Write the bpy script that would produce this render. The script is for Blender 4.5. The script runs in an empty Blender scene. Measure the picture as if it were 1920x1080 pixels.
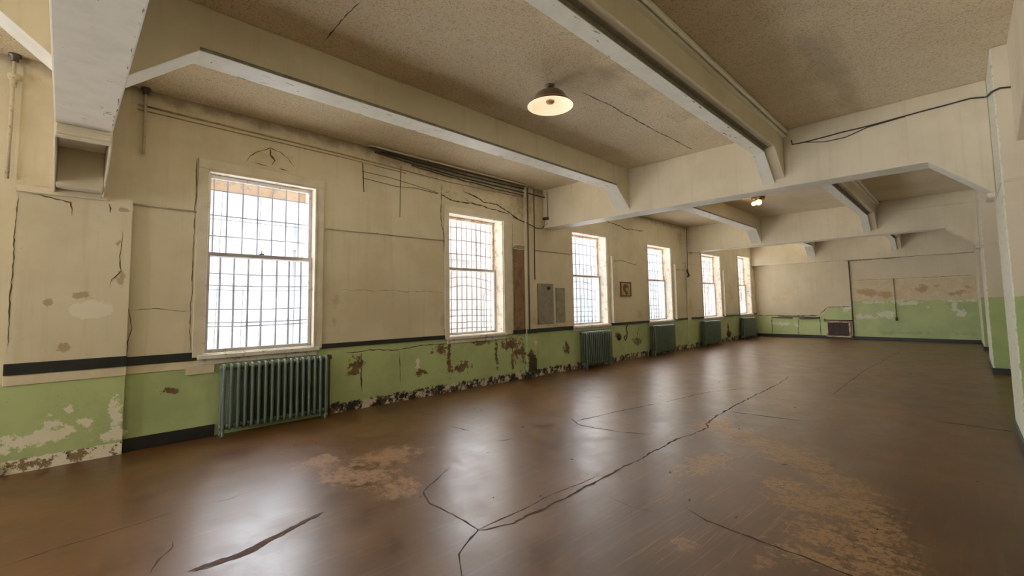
import bpy, bmesh, math, random
from mathutils import Vector, Matrix
random.seed(7)
C = bpy.context.scene.collection
PI = math.pi
H = 4.25                    # ceiling height
FAR = 22.83                 # far wall
BACK = -7.9                 # wall behind the camera
RW = 7.50                   # right wall
SKY = 15.0
RAG = 2.0                   # how ragged flaked paint is

# ------------------------------------------------------------------ materials
class NT:
    def __init__(s, name):
        s.m = bpy.data.materials.new(name); s.m.use_nodes = True
        s.t = s.m.node_tree; s.n = s.t.nodes; s.bsdf = s.n['Principled BSDF']
        s.out = s.n['Material Output']
        s.geo = s.n.new('ShaderNodeNewGeometry'); s.P = s.geo.outputs['Position']
    def put(s, sock, v):
        if v is None: return
        if hasattr(v, 'is_output') or isinstance(v, bpy.types.NodeSocket): s.t.links.new(v, sock)
        else:
            if isinstance(v, (tuple, list)) and len(v) == 3 and sock.type == 'RGBA': v = (*v, 1)
            sock.default_value = v
    def math(s, op, a, b=None, c=None, clamp=False):
        k = s.n.new('ShaderNodeMath'); k.operation = op; k.use_clamp = clamp
        s.put(k.inputs[0], a); s.put(k.inputs[1], b); s.put(k.inputs[2], c)
        return k.outputs[0]
    def add(s, a, b): return s.math('ADD', a, b)
    def sub(s, a, b): return s.math('SUBTRACT', a, b)
    def mul(s, a, b): return s.math('MULTIPLY', a, b)
    def mx(s, a, b): return s.math('MAXIMUM', a, b)
    def mn(s, a, b): return s.math('MINIMUM', a, b)
    def step(s, v, lo, hi, a=0.0, b=1.0):
        k = s.n.new('ShaderNodeMapRange'); k.interpolation_type = 'SMOOTHSTEP'
        s.put(k.inputs[0], v)
        k.inputs[1].default_value = lo; k.inputs[2].default_value = hi
        k.inputs[3].default_value = a; k.inputs[4].default_value = b
        return k.outputs[0]
    def xyz(s, v=None):
        k = s.n.new('ShaderNodeSeparateXYZ'); s.put(k.inputs[0], v or s.P); return k.outputs
    def comb(s, x, y, z):
        k = s.n.new('ShaderNodeCombineXYZ')
        for i, v in enumerate((x, y, z)): s.put(k.inputs[i], v)
        return k.outputs[0]
    def map(s, scale=(1, 1, 1), loc=(0, 0, 0), rot=(0, 0, 0), v=None):
        k = s.n.new('ShaderNodeMapping'); s.put(k.inputs[0], v or s.P)
        k.inputs['Scale'].default_value = scale; k.inputs['Location'].default_value = loc; k.inputs['Rotation'].default_value = rot
        return k.outputs[0]
    def noise(s, scale, detail=3, rough=.5, v=None, dist=0):
        k = s.n.new('ShaderNodeTexNoise'); s.put(k.inputs['Vector'], v or s.P)
        k.inputs['Scale'].default_value = scale; k.inputs['Detail'].default_value = detail
        k.inputs['Roughness'].default_value = rough; k.inputs['Distortion'].default_value = dist
        return k.outputs[0]
    def mix(s, f, a, b, mode='MIX'):
        k = s.n.new('ShaderNodeMixRGB'); k.blend_type = mode
        s.put(k.inputs[0], f); s.put(k.inputs[1], a); s.put(k.inputs[2], b); return k.outputs[0]
    def bump(s, h, strength, dist=.01):
        k = s.n.new('ShaderNodeBump'); s.put(k.inputs['Height'], h)
        k.inputs['Strength'].default_value = strength; k.inputs['Distance'].default_value = dist
        s.t.links.new(k.outputs[0], s.bsdf.inputs['Normal'])
    def fin(s, color, rough=.6, spec=None, metal=None):
        s.put(s.bsdf.inputs['Base Color'], color); s.put(s.bsdf.inputs['Roughness'], rough)
        if spec is not None: s.put(s.bsdf.inputs['Specular IOR Level'], spec)
        if metal is not None: s.put(s.bsdf.inputs['Metallic'], metal)
        return s.m
    # ragged patches: the nearest of a list of ellipses in (a, b), eaten by noise n
    def patches(s, a, b, lst, n, k=2.2, soft=.12):
        v = s.comb(a, b, 0); m = None
        for ca, cb, ra, rb in lst:
            q = s.n.new('ShaderNodeVectorMath'); q.operation = 'MULTIPLY_ADD'; s.put(q.inputs[0], v)
            q.inputs[1].default_value = (1 / ra, 1 / rb, 0); q.inputs[2].default_value = (-ca / ra, -cb / rb, 0)
            l = s.n.new('ShaderNodeVectorMath'); l.operation = 'LENGTH'; s.put(l.inputs[0], q.outputs[0])
            d = l.outputs['Value']; m = d if m is None else s.mn(m, d)
        return s.step(s.add(s.sub(.8, m), s.mul(s.sub(n, .5), k * RAG)), .0, soft)
    def patch(s, a, b, ca, cb, ra, rb, n, k=2.2, soft=.12): return s.patches(a, b, [(ca, cb, ra, rb)], n, k, soft)
    def band(s, v, lo, hi, e=.004):
        return s.mul(s.step(v, lo - e, lo + e), s.step(v, hi - e, hi + e, 1.0, 0.0))

CREAM = (.585, .51, .365); CREAM2 = (.505, .43, .295); GREEN = (.395, .45, .21); GREEN2 = (.325, .38, .175)
PALE = (.66, .60, .47); BROWN = (.20, .12, .06); BLACK = (.012, .012, .013)

def simple(name, col, rough=.6, metal=0, var=.12, sc=14, bump=0):
    t = NT(name); n = t.noise(sc, 4, .6)
    dk = tuple(c * (1 - var * 2) for c in col); lt = tuple(min(1, c * (1 + var)) for c in col)
    if bump: t.bump(n, bump, .01)
    return t.fin(t.mix(t.step(n, .3, .7), dk, lt), rough, None, metal)

def cream_base(t, y, z):
    n0 = t.noise(.9, 4, .6); n1 = t.noise(5, 5, .65)
    c = t.mix(t.step(n0, .38, .66), CREAM, CREAM2)
    st = t.noise(1.0, 4, .6, t.map((9, 9, .55)))                       # vertical run marks
    c = t.mix(t.mul(t.step(st, .52, .72), .28), c, (.40, .31, .19))
    c = t.mix(t.mul(t.step(n1, .57, .75), .35), c, (.66, .57, .42))
    c = t.mix(t.mul(t.step(t.noise(38, 3, .7), .66, .74), .5), c, (.30, .22, .13))
    return c, n0, n1

def wall_left_mat():
    t = NT('painted_plaster_window_wall'); X, y, z = t.xyz()
    c, n0, n1 = cream_base(t, y, z)
    n2 = t.noise(9, 9, .76); n3 = t.noise(4.2, 6, .72)
    # soot and damp under the ceiling and above the second window
    c = t.mix(t.mul(t.step(t.add(z, t.mul(n1, .30)), 4.20, 4.40), .8), c, (.17, .12, .07))
    c = t.mix(t.mul(t.patches(y, z, [(7.2, 3.85, .8, .6), (6.0, 4.0, 1.3, .3), (5.0, 4.1, 1.6, .25), (4.0, 4.1, .7, .2), (9.2, 3.9, .7, .3), (15.1, 3.9, .5, .6)], n2, 1.2, .9), .62), c, (.22, .15, .08))
    # old repairs and stains on the cream paint
    c = t.mix(t.patches(y, z, [(.22, 1.61, .24, .125)], n2, .7, .10), c, PALE)
    c = t.mix(t.mul(t.patches(y, z, [(.12, 1.77, .12, .05), (-.12, 1.70, .05, .06), (.01, 1.22, .07, .06), (.46, 1.97, .05, .11), (.41, 2.36, .04, .05), (.46, 2.75, .08, .03)], n2, 2.0, .3), .75), c, (.33, .22, .11))
    c = t.mix(t.mul(t.patches(y, z, [(2.98, 1.70, .09, .18), (2.95, 1.38, .07, .12), (5.0, 1.35, .12, .22), (6.98, 1.2, .25, .12), (7.5, 1.22, .3, .16), (8.3, 1.09, .6, .07), (12.2, 1.2, .3, .25), (19.6, 1.9, .6, .55), (15.7, 1.5, .5, .4), (22.5, 2.2, .2, .5)], n3, 1.9, .7), .5), c, (.38, .26, .13))
    c = t.mix(t.mul(t.patches(y, z, [(1.98, 3.74, .30, .10)], n2, 3.0, .2), .5), c, (.45, .36, .23))
    # green dado
    yb = t.step(y, 1.40, 1.43)
    zb = t.add(t.mul(yb, .105), .875)
    g = t.step(t.sub(t.add(zb, t.mul(t.sub(n2, .5), .012)), z), -.002, .004)
    gc = t.mix(t.step(t.noise(1.6, 5, .65), .38, .66), GREEN, GREEN2)
    gc = t.mix(t.mul(t.step(n1, .56, .74), .3), gc, (.38, .48, .22))
    gc = t.mix(t.mul(t.step(t.noise(30, 4, .75), .63, .72), .6), gc, (.16, .17, .06))
    c = t.mix(g, c, gc)
    # bare white undercoat where the green has flaked
    w = t.patches(y, z, [(-.20, .30, .16, .08), (-.02, .44, .09, .10), (.08, .57, .05, .05), (.46, .44, .06, .22), (.22, .40, .07, .06),
                         (-.1, .33, .3, .07), (.45, .22, .16, .07), (-.38, .25, .08, .05), (4.45, .60, .05, .13), (7.5, .75, .1, .05)], n2, 2.6, .07)
    c = t.mix(w, c, PALE)
    # bare brown render around the second window
    b = t.patches(y, z, [(3.31, .66, .13, .17), (3.28, .57, .13, .06), (4.95, .80, .22, .09), (5.13, .60, .06, .30), (5.45, .44, .28, .11), (5.95, .86, .22, .06),
                         (6.34, .62, .05, .36), (6.75, .78, .35, .14), (6.95, .56, .22, .12), (6.8, .42, .05, .25), (7.12, .6, .08, .25),
                         (8.65, .52, .14, .18), (10.9, .7, .12, .1), (12.0, .45, .25, .12), (4.5, .44, .14, .07), (.95, .62, .10, .05)], n2, 2.7, .10)
    c = t.mix(b, c, t.mix(t.step(n1, .4, .6), (.19, .115, .05), (.12, .065, .03)))
    dk = t.patches(y, z, [(19.25, .28, .34, .20), (19.2, .55, .14, .2), (22.0, .2, .3, .15), (7.36, .30, .2, .34)], n2, 1.4, .1)
    c = t.mix(dk, c, (.05, .028, .014))
    # broken plaster along the skirting line
    jag = t.add(z, t.mul(t.sub(n2, .5), .26))
    low = t.step(jag, .13, .16, 1, 0)
    bc = t.mix(t.step(t.noise(4.5, 7, .75), .47, .52), (.022, .016, .012), t.mix(t.step(n3, .48, .56), (.52, .44, .33), (.11, .06, .03)))
    after = t.step(y, 2.85, 2.9)
    c = t.mix(t.mul(low, after), c, bc)
    pil = t.step(y, .53, .55, 1, 0)
    low2 = t.step(t.add(z, t.mul(t.sub(n2, .5), .08)), .13, .14, 1, 0)
    c = t.mix(t.mul(low2, pil), c, t.mix(t.step(t.noise(6, 6, .75), .52, .56), PALE, t.mix(t.step(n2, .4, .5), (.02, .017, .014), (.22, .14, .07))))
    t.bump(t.add(t.mul(n2, .6), t.add(w, t.mul(b, -.8))), .25, .006)
    return t.fin(c, t.step(n1, .3, .7, .42, .62), .35)

def wall_far_mat():
    t = NT('painted_plaster_far_wall'); x, Y, z = t.xyz()
    c, n0, n1 = cream_base(t, x, z)
    c = t.mix(.35, c, (.64, .56, .41))
    n2 = t.noise(6.5, 9, .76); n3 = t.noise(3, 6, .72)
    R = t.step(x, 3.57, 3.59)
    tan = t.mul(R, t.step(t.add(z, t.mul(t.sub(n2, .5), .15)), 2.30, 2.36, 1, 0))
    c = t.mix(t.mul(tan, .75), c, t.mix(t.step(n1, .45, .6), (.56, .43, .25), (.60, .51, .35)))
    c = t.mix(t.mul(t.patches(x, z, [(4.1, 1.86, .5, .20), (4.7, 1.78, .4, .2), (5.7, 1.98, .4, .2), (6.75, 1.78, .5, .16), (6.95, 2.0, .2, .15), (6.2, 2.05, .3, .12)], n3, 2.2, .7), .75), c, (.34, .21, .10))
    c = t.mix(t.mul(t.patches(x, z, [(1.25, 1.95, .3, .2), (1.0, 1.7, .4, .15)], n2, 2.6, .4), .4), c, (.52, .34, .18))
    zr = t.add(1.545, t.mul(t.sub(n2, .5), .12))
    gr = t.mul(R, t.step(t.sub(zr, z), 0, .01))
    lim = t.mn(t.add(.93, t.mul(t.step(x, 2.45, 2.85), .37)), 5)
    gl = t.mul(t.sub(1.0, R), t.step(t.sub(t.add(lim, t.mul(t.sub(n2, .5), .01)), z), 0, .008))
    g = t.mx(gr, gl)
    gc = t.mix(t.step(t.noise(1.3, 5, .65), .38, .66), (.41, .47, .215), (.34, .40, .185))
    gc = t.mix(t.mul(t.step(n1, .55, .75), .35), gc, (.42, .54, .27))
    gc = t.mix(t.mul(t.patches(x, z, [(5.2, .30, 1.5, .10), (6.6, .32, .7, .1)], n3, 2.0, .8), .35), gc, (.14, .17, .07))
    c = t.mix(g, c, gc)
    w = t.patches(x, z, [(4.62, 1.00, .32, .16), (4.1, .92, .25, .11), (3.8, .93, .16, .12), (5.3, 1.44, .35, .10), (4.5, 1.48, .25, .07), (4.1, 1.47, .2, .06), (5.0, 1.52, .3, .06),
                         (6.55, 1.25, .10, .32), (6.65, 1.05, .16, .14), (6.5, 1.5, .3, .05), (5.85, 1.28, .05, .06), (3.42, 1.22, .14, .12), (1.0, .58, .5, .08), (7.0, 1.52, .2, .07), (1.6, .5, .08, .06)], n2, 2.4, .07)
    c = t.mix(w, c, (.60, .60, .46))
    t.bump(t.add(n2, w), .2, .006)
    return t.fin(c, .55, .35)

def column_mat():
    t = NT('two_tone_column_paint'); x, y, z = t.xyz()
    c, n0, n1 = cream_base(t, y, z); n2 = t.noise(9, 6, .72)
    c = t.mix(.45, c, (.60, .53, .41))
    g = t.step(t.add(z, t.mul(t.sub(n2, .5), .05)), 1.60, 1.615, 1, 0)
    gc = t.mix(t.step(t.noise(2, 5, .65), .38, .66), (.37, .43, .17), (.30, .37, .15))
    c = t.mix(g, c, gc)
    # window-facing side painted whiter as if daylit, its paint worn and flecked
    e = t.step(t.add(x, t.mul(t.sub(n2, .5), .06)), 7.172, 7.158)
    e = t.step(t.add(x, t.mul(t.sub(n2, .5), .05)), 7.155, 7.165, 1, 0)
    c = t.mix(t.mul(e, .8), c, t.mix(t.step(t.noise(14, 5, .7), .55, .62), (.70, .68, .58), gc))
    t.bump(n2, .2, .006)
    return t.fin(c, .5, .35)

def beam_mat(name='cream_beam_paint', col=CREAM, white=False):
    t = NT(name); x, y, z = t.xyz()
    c, n0, n1 = cream_base(t, x, z)
    nz = t.xyz(t.geo.outputs['Normal'])[2]
    n2 = t.noise(6, 6, .75)
    if white:                                                           # soffits carry a coat of white gloss
        c = t.mix(t.step(nz, -.45, -.55), c, t.mix(t.step(n1, .4, .7), (.76, .73, .64), (.68, .65, .56)))
        ch = t.mul(t.step(nz, -.45, -.55), t.step(n2, .655, .675))
        c = t.mix(ch, c, (.16, .13, .10))
    t.bump(n2, .12, .006)
    return t.fin(c, .42, .45)

def ceiling_mat():
    t = NT('stippled_ceiling'); x, y, z = t.xyz()
    n0 = t.noise(.7, 4, .6); n = t.noise(46, 3, .6); sp = t.noise(58, 2, .5)
    c = t.mix(t.step(n0, .35, .68), (.69, .585, .41), (.61, .50, .335))
    bay2 = t.step(y, 8.0, 8.1)
    c = t.mix(t.mul(t.step(sp, .54, .64), t.math('MULTIPLY_ADD', bay2, -.25, .42)), c, (.25, .17, .09))
    # dark smudges near the lamp and a long dark streak in the right bay
    n3 = t.noise(1.0, 4, .6, t.map((3.2, .7, 1), rot=(0, 0, .5)))
    sm = t.patches(x, y, [(4.15, 4.35, .45, .30), (4.15, 5.1, .5, .3), (4.2, 6.2, .45, .5), (5.9, 6.5, .35, 1.8)], n3, 1.6, 1.0)
    c = t.mix(t.mul(sm, .38), c, (.20, .14, .075))
    l = t.mx(t.step(x, 2.7, 2.28), t.step(x, 4.35, 4.65))
    t.bump(t.add(n, t.mul(sp, .5)), 1.0, .02)
    return t.fin(c, .85, .2)

def floor_mat():
    t = NT('worn_brown_floor'); x, y, z = t.xyz()
    n0 = t.noise(.55, 5, .62); n1 = t.noise(2.6, 6, .7); n2 = t.noise(13, 6, .72)
    c = t.mix(t.step(n0, .36, .64), (.070, .027, .0065), (.112, .048, .012))
    c = t.mix(t.mul(t.step(n1, .48, .70), .6), c, (.125, .062, .022))
    c = t.mix(t.mul(t.step(n1, .47, .32), .5), c, (.032, .013, .006))
    wood = t.noise(1, 4, .6, t.map((26, 1.6, 1), rot=(0, 0, -.45)))
    c = t.mix(t.mul(t.step(wood, .5, .75), .28), c, (.20, .105, .048))
    # worn sweep where the coating has gone down to ochre
    arc = [(4.4, 6.1, .25, .55), (4.75, 5.9, .3, .35), (5.05, 5.65, .28, .3), (5.35, 5.5, .25, .3), (5.55, 5.35, .25, .3), (5.72, 5.2, .2, .25), (5.88, 5.0, .2, .25), (6.02, 4.75, .2, .25),
           (6.12, 4.5, .2, .25), (6.2, 4.25, .2, .22), (6.26, 4.0, .2, .2), (6.31, 3.75, .2, .2), (6.36, 3.5, .2, .2), (6.05, 3.75, .28, .22), (5.85, 4.3, .35, .3), (5.62, 4.5, .22, .2),
           (6.05, 3.4, .25, .15), (6.38, 3.3, .25, .15), (4.9, 4.6, .2, .5)]
    fine = t.step(t.noise(24, 8, .8), .43, .50)
    a = t.mul(t.patches(x, y, arc, t.noise(9, 9, .82), 3.4, .15), fine)
    a2 = t.patches(x, y, [(1.95, 1.95, .2, .3), (2.5, 1.95, .35, .22), (2.75, 2.15, .35, .25), (3.2, 2.15, .25, .2), (2.35, 2.55, .3, .4), (5.4, 3.0, .08, .1), (5.85, 3.1, .06, .1)], t.noise(8, 9, .8), 3.4, .15)
    a = t.mx(a, t.mul(t.mul(a2, fine), .75))
    c = t.mix(t.mul(a, .9), c, t.mix(n1, (.33, .185, .085), (.26, .135, .055)))
    # fine scratches
    scr = t.noise(1, 2, .5, t.map((55, 1.1, 1), rot=(0, 0, .06)))
    s = t.mul(t.step(scr, .685, .70), t.patch(x, y, 5.4, 3.4, .9, 1.4, n1, 1.2, .5))
    c = t.mix(t.mul(s, .5), c, (.36, .23, .13))
    dirt = t.step(t.noise(90, 2, .5), .735, .75)
    c = t.mix(t.mul(dirt, .5), c, (.03, .016, .01))
    r = t.add(t.step(n1, .3, .7, .30, .39), t.mul(a, .16))
    t.bump(t.add(t.mul(n2, .35), t.mul(wood, .5)), .10, .01)
    return t.fin(c, r, .58)

def pane_mat():
    t = NT('dusty_glass')
    n = t.noise(3.0, 5, .65); d = t.step(n, .42, .75, .002, .012)
    tr = t.n.new('ShaderNodeBsdfTransparent'); tr.inputs[0].default_value = (.97, .98, 1, 1)
    gl = t.n.new('ShaderNodeBsdfGlossy'); gl.inputs['Roughness'].default_value = .08; gl.inputs[0].default_value = (.9, .9, .9, 1)
    tl = t.n.new('ShaderNodeBsdfTranslucent'); tl.inputs[0].default_value = (.85, .86, .86, 1)
    m1 = t.n.new('ShaderNodeMixShader'); t.put(m1.inputs[0], d); t.t.links.new(tr.outputs[0], m1.inputs[1]); t.t.links.new(tl.outputs[0], m1.inputs[2])
    m2 = t.n.new('ShaderNodeMixShader'); m2.inputs[0].default_value = .05; t.t.links.new(m1.outputs[0], m2.inputs[1]); t.t.links.new(gl.outputs[0], m2.inputs[2])
    t.t.links.new(m2.outputs[0], t.out.inputs[0])
    return t.m

def glow(name, col, strength):
    t = NT(name); t.bsdf.inputs['Emission Color'].default_value = (*col, 1); t.bsdf.inputs['Emission Strength'].default_value = strength
    return t.fin((.8, .75, .65), .4)

def peel_mat(name, base, under, sc=16, thr=.56, rough=.55):
    t = NT(name); n = t.noise(sc, 6, .72); n1 = t.noise(4, 4, .6)
    c = t.mix(t.step(n1, .35, .65), base, tuple(v * .86 for v in base))
    c = t.mix(t.step(n, thr, thr + .03), c, under)
    t.bump(n, .2, .004)
    return t.fin(c, rough)

def brick_mat():
    t = NT('pale_weathered_brick')
    k = t.n.new('ShaderNodeTexBrick'); x, y, z = t.xyz()
    t.put(k.inputs['Vector'], t.comb(y, z, 0)); k.inputs['Scale'].default_value = 1
    k.inputs['Brick Width'].default_value = .42; k.inputs['Row Height'].default_value = .15; k.inputs['Mortar Size'].default_value = .018
    k.inputs['Color1'].default_value = (.022, .0185, .015, 1); k.inputs['Color2'].default_value = (.018, .015, .012, 1); k.inputs['Mortar'].default_value = (.012, .011, .010, 1)
    n = t.noise(2, 4, .6)
    return t.fin(t.mix(t.mul(t.step(n, .4, .7), .4), k.outputs[0], (.028, .025, .021)), .9)

M = dict(
    left=wall_left_mat(), far=wall_far_mat(), col=column_mat(), beam=beam_mat(), beamw=beam_mat('cream_beam_with_white_soffit', white=True),
    ceil=ceiling_mat(), floor=floor_mat(), pane=pane_mat(), brick=brick_mat(),
    plain=simple('plain_plaster', (.58, .49, .33), .6), crack=simple('dark_crack', (.045, .028, .016), .9), seam=simple('paint_seam', (.25, .18, .10), .8),  # one dark brown for cracks in floor and ceiling
    scratch=simple('pale_scratch', (.30, .20, .12), .6), gouge=simple('splintered_gouge', (.07, .032, .015), .85, bump=.6), wcrack=simple('wall_crack', (.10, .065, .035), .9),
    black=peel_mat('black_trim_paint', (.014, .014, .015), (.05, .04, .03), 22, .62, .35),
    bandc=peel_mat('cream_band_paint', (.62, .53, .37), (.35, .25, .14), 18, .66),
    casing=peel_mat('cream_casing_paint', (.60, .53, .40), (.34, .24, .14), 14, .67),
    reveal=peel_mat('flaking_white_reveal', (.70, .65, .55), (.42, .29, .17), 7, .56),
    rust=peel_mat('rust_streaked_wood', (.50, .40, .29), (.30, .15, .06), 8, .50),
    sash=peel_mat('grey_sash_paint', (.34, .31, .29), (.16, .11, .08), 14, .60),
    sill=peel_mat('worn_sill_paint', (.62, .57, .50), (.30, .20, .13), 12, .58),
    bar=simple('slate_steel', (.075, .075, .095), .5, .3), rbar=simple('rusty_steel', (.13, .085, .06), .7, .2),
    rad=peel_mat('grey_green_radiator_enamel', (.112, .145, .108), (.06, .07, .045), 30, .66, .3),
    pipe=peel_mat('cream_painted_pipe', (.50, .42, .28), (.16, .11, .07), 20, .6), dpipe=simple('sooty_pipe', (.09, .06, .035), .6), brass=simple('tarnished_metal', (.10, .075, .05), .45, .6),
    wire=simple('dark_cable', (.03, .022, .016), .6), shade=simple('bronze_shade', (.13, .075, .03), .38, .5),
    glowA=glow('lit_diffuser', (1, .74, .44), .62), glowB=glow('lit_bulb', (1, .66, .28), 9), nub=simple('brown_finial', (.30, .17, .07), .5),
    brownp=peel_mat('stained_brown_board', (.23, .135, .06), (.15, .085, .04), 5, .52, .7), greyp=peel_mat('mottled_grey_board', (.25, .225, .165), (.19, .165, .115), 5, .50, .75),
    wood=simple('dark_wood', (.10, .05, .02), .5), paper=simple('ochre_paper', (.42, .27, .12), .7), ink=simple('brown_ink', (.12, .06, .025), .8),
    dark=simple('dark_void', (.02, .015, .012), .8), ground=simple('weathered_coping', (.03, .028, .025), .9, sc=2), vine=simple('dead_vine', (.20, .12, .07), .9),
    white=peel_mat('white_gloss_edge', (.74, .73, .68), (.45, .36, .25), 16, .66, .4), grill=simple('brown_grille', (.05, .03, .022), .6), slate=simple('pale_blue_shutter', (.017, .024, .026), .8),
    post=simple('weathered_post', (.016, .019, .023), .7), lintel=peel_mat('tan_lintel_board', (.24, .16, .09), (.15, .10, .06), 10, .55), grime=simple('grimy_edge', (.20, .175, .125), .7), moulding=simple('grimy_moulding', (.42, .33, .20), .6),
)

# ------------------------------------------------------------------ geometry helpers
class MB:
    def __init__(s): s.v = []; s.f = []; s.mi = []; s.sm = []
    def face(s, idx, mi=0, smooth=False): s.f.append(idx); s.mi.append(mi); s.sm.append(smooth)
    def box(s, x0, x1, y0, y1, z0, z1, mi=0):
        b = len(s.v)
        s.v += [(x, y, z) for x in (x0, x1) for y in (y0, y1) for z in (z0, z1)]
        for q in ((0, 1, 3, 2), (4, 6, 7, 5), (0, 4, 5, 1), (2, 3, 7, 6), (0, 2, 6, 4), (1, 5, 7, 3)): s.face([b + i for i in q], mi)
        return s
    def prism(s, poly, axis, a0, a1, mi=0):
        """poly: 2-D outline in the two axes other than `axis` (in x,y,z order)"""
        b = len(s.v); n = len(poly)
        for a in (a0, a1):
            for p in poly:
                q = [0, 0, 0]; k = [i for i in range(3) if i != axis]; q[axis] = a; q[k[0]] = p[0]; q[k[1]] = p[1]; s.v.append(tuple(q))
        s.face([b + i for i in range(n)][::-1], mi); s.face([b + n + i for i in range(n)], mi)
        for i in range(n):
            j = (i + 1) % n; s.face([b + i, b + j, b + n + j, b + n + i], mi)
        return s
    def tube(s, path, r, n=8, mi=0, cap=True, closed=False):
        path = [Vector(p) for p in path]; b = len(s.v); m = len(path); prev = None
        for i, p in enumerate(path):
            if closed: d = path[(i + 1) % m] - path[i - 1]
            else: d = path[min(i + 1, m - 1)] - path[max(i - 1, 0)]
            d.normalize()
            if prev is None:
                u = d.orthogonal().normalized()
            else:
                u = prev - d * prev.dot(d); u.normalize()
            prev = u; w = d.cross(u); rr = r[i] if isinstance(r, (list, tuple)) else r
            for k in range(n):
                a = 2 * PI * k / n; s.v.append(tuple(p + (u * math.cos(a) + w * math.sin(a)) * rr))
        for i in range(m if closed else m - 1):
            j = (i + 1) % m
            for k in range(n):
                l = (k + 1) % n; s.face([b + i * n + k, b + i * n + l, b + j * n + l, b + j * n + k], mi, True)
        if cap and not closed:
            s.face([b + k for k in range(n)][::-1], mi); s.face([b + (m - 1) * n + k for k in range(n)], mi)
        return s
    def lathe(s, prof, c, n=32, mi=0, axis=2):
        b = len(s.v); m = len(prof)
        for r, h in prof:
            for k in range(n):
                a = 2 * PI * k / n; q = [r * math.cos(a), r * math.sin(a), h]
                if axis == 0: q = [q[2], q[0], q[1]]
                if axis == 1: q = [q[0], q[2], q[1]]
                s.v.append((c[0] + q[0], c[1] + q[1], c[2] + q[2]))
        for i in range(m - 1):
            for k in range(n):
                l = (k + 1) % n; s.face([b + i * n + k, b + i * n + l, b + (i + 1) * n + l, b + (i + 1) * n + k], mi, True)
        return s
    def ribbon(s, path, w, nrm, mi=0, off=.0015, jit=.012, seg=.05):
        """a ragged crack lying on a surface"""
        nrm = Vector(nrm); pts = []; jj = 0
        P = [Vector(p) for p in path]
        for a, b_ in zip(P, P[1:]):
            k = max(1, int((b_ - a).length / seg))
            for i in range(k): pts.append(a.lerp(b_, i / k))
        pts.append(P[-1]); b = len(s.v); m = len(pts)
        for i, p in enumerate(pts):
            d = (pts[min(i + 1, m - 1)] - pts[max(i - 1, 0)]).normalized(); sd = nrm.cross(d).normalized()
            e = min(1, (min(i, m - 1 - i) + .4) / 3); ww = w * e * random.uniform(.45, 1.5) / 2; jj = jj * .72 + random.uniform(-jit, jit) * .8; j = sd * jj * (1 if 0 < i < m - 1 else 0)
            s.v.append(tuple(p + j + sd * ww + nrm * off)); s.v.append(tuple(p + j - sd * ww + nrm * off))
        for i in range(m - 1): s.face([b + 2 * i, b + 2 * i + 1, b + 2 * i + 3, b + 2 * i + 2], mi)
        return s
    def build(s, name, mats, parent=None, bevel=0, seg=2, fix=True):
        me = bpy.data.meshes.new(name); me.from_pydata(s.v, [], s.f)
        for m in (mats if isinstance(mats, (list, tuple)) else [mats]): me.materials.append(m)
        for p, mi, sm in zip(me.polygons, s.mi, s.sm): p.material_index = mi; p.use_smooth = sm
        if fix:
            bm = bmesh.new(); bm.from_mesh(me); bmesh.ops.recalc_face_normals(bm, faces=bm.faces); bm.to_mesh(me); bm.free()
        me.update(); o = bpy.data.objects.new(name, me); C.objects.link(o)
        if parent: o.parent = parent
        if bevel:
            b = o.modifiers.new('bevel', 'BEVEL'); b.width = bevel; b.segments = seg; b.limit_method = 'ANGLE'
        return o

def tag(o, label, cat, group=None, kind=None):
    o['label'] = label; o['category'] = cat
    if group: o['group'] = group
    if kind: o['kind'] = kind
    return o
def empty(name, loc=(0, 0, 0)):
    o = bpy.data.objects.new(name, None); C.objects.link(o); o.location = loc; o.empty_display_size = .1; return o
def struct(o, label=None, cat=None): 
    o['kind'] = 'structure'
    if label: o['label'] = label
    if cat: o['category'] = cat
    return o
def rebase(root, *objs):
    """keep world-built parts where they are under a root that stands elsewhere"""
    for o in objs: o.matrix_parent_inverse = Matrix.Translation(-Vector(root.location))
def part(mb, name, mat, root, **k):
    o = mb.build(name, mat, root, **k)
    if root.parent is None and root.type == 'EMPTY': rebase(root, o)
    return o
def W(pts, x=0.0): return [(x, y, z) for y, z in pts]

# ------------------------------------------------------------------ windows (y0, y1, z0, z1, sash plane)
WIN = [(1.27, 2.66, 1.02, 3.41, -.13), (5.13, 6.56, 1.01, 3.38, -.25), (8.95, 10.48, 1.04, 3.41, -.25), (12.75, 14.31, 1.02, 3.41, -.25),
       (16.82, 18.62, 1.00, 3.41, -.25), (20.62, 22.2, 1.03, 3.58, -.25), (-3.1, -1.6, 1.02, 3.41, -.25), (-6.9, -5.4, 1.02, 3.41, -.25)]  # last two are added out of view behind the camera to bring in light
TH = .46

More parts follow.
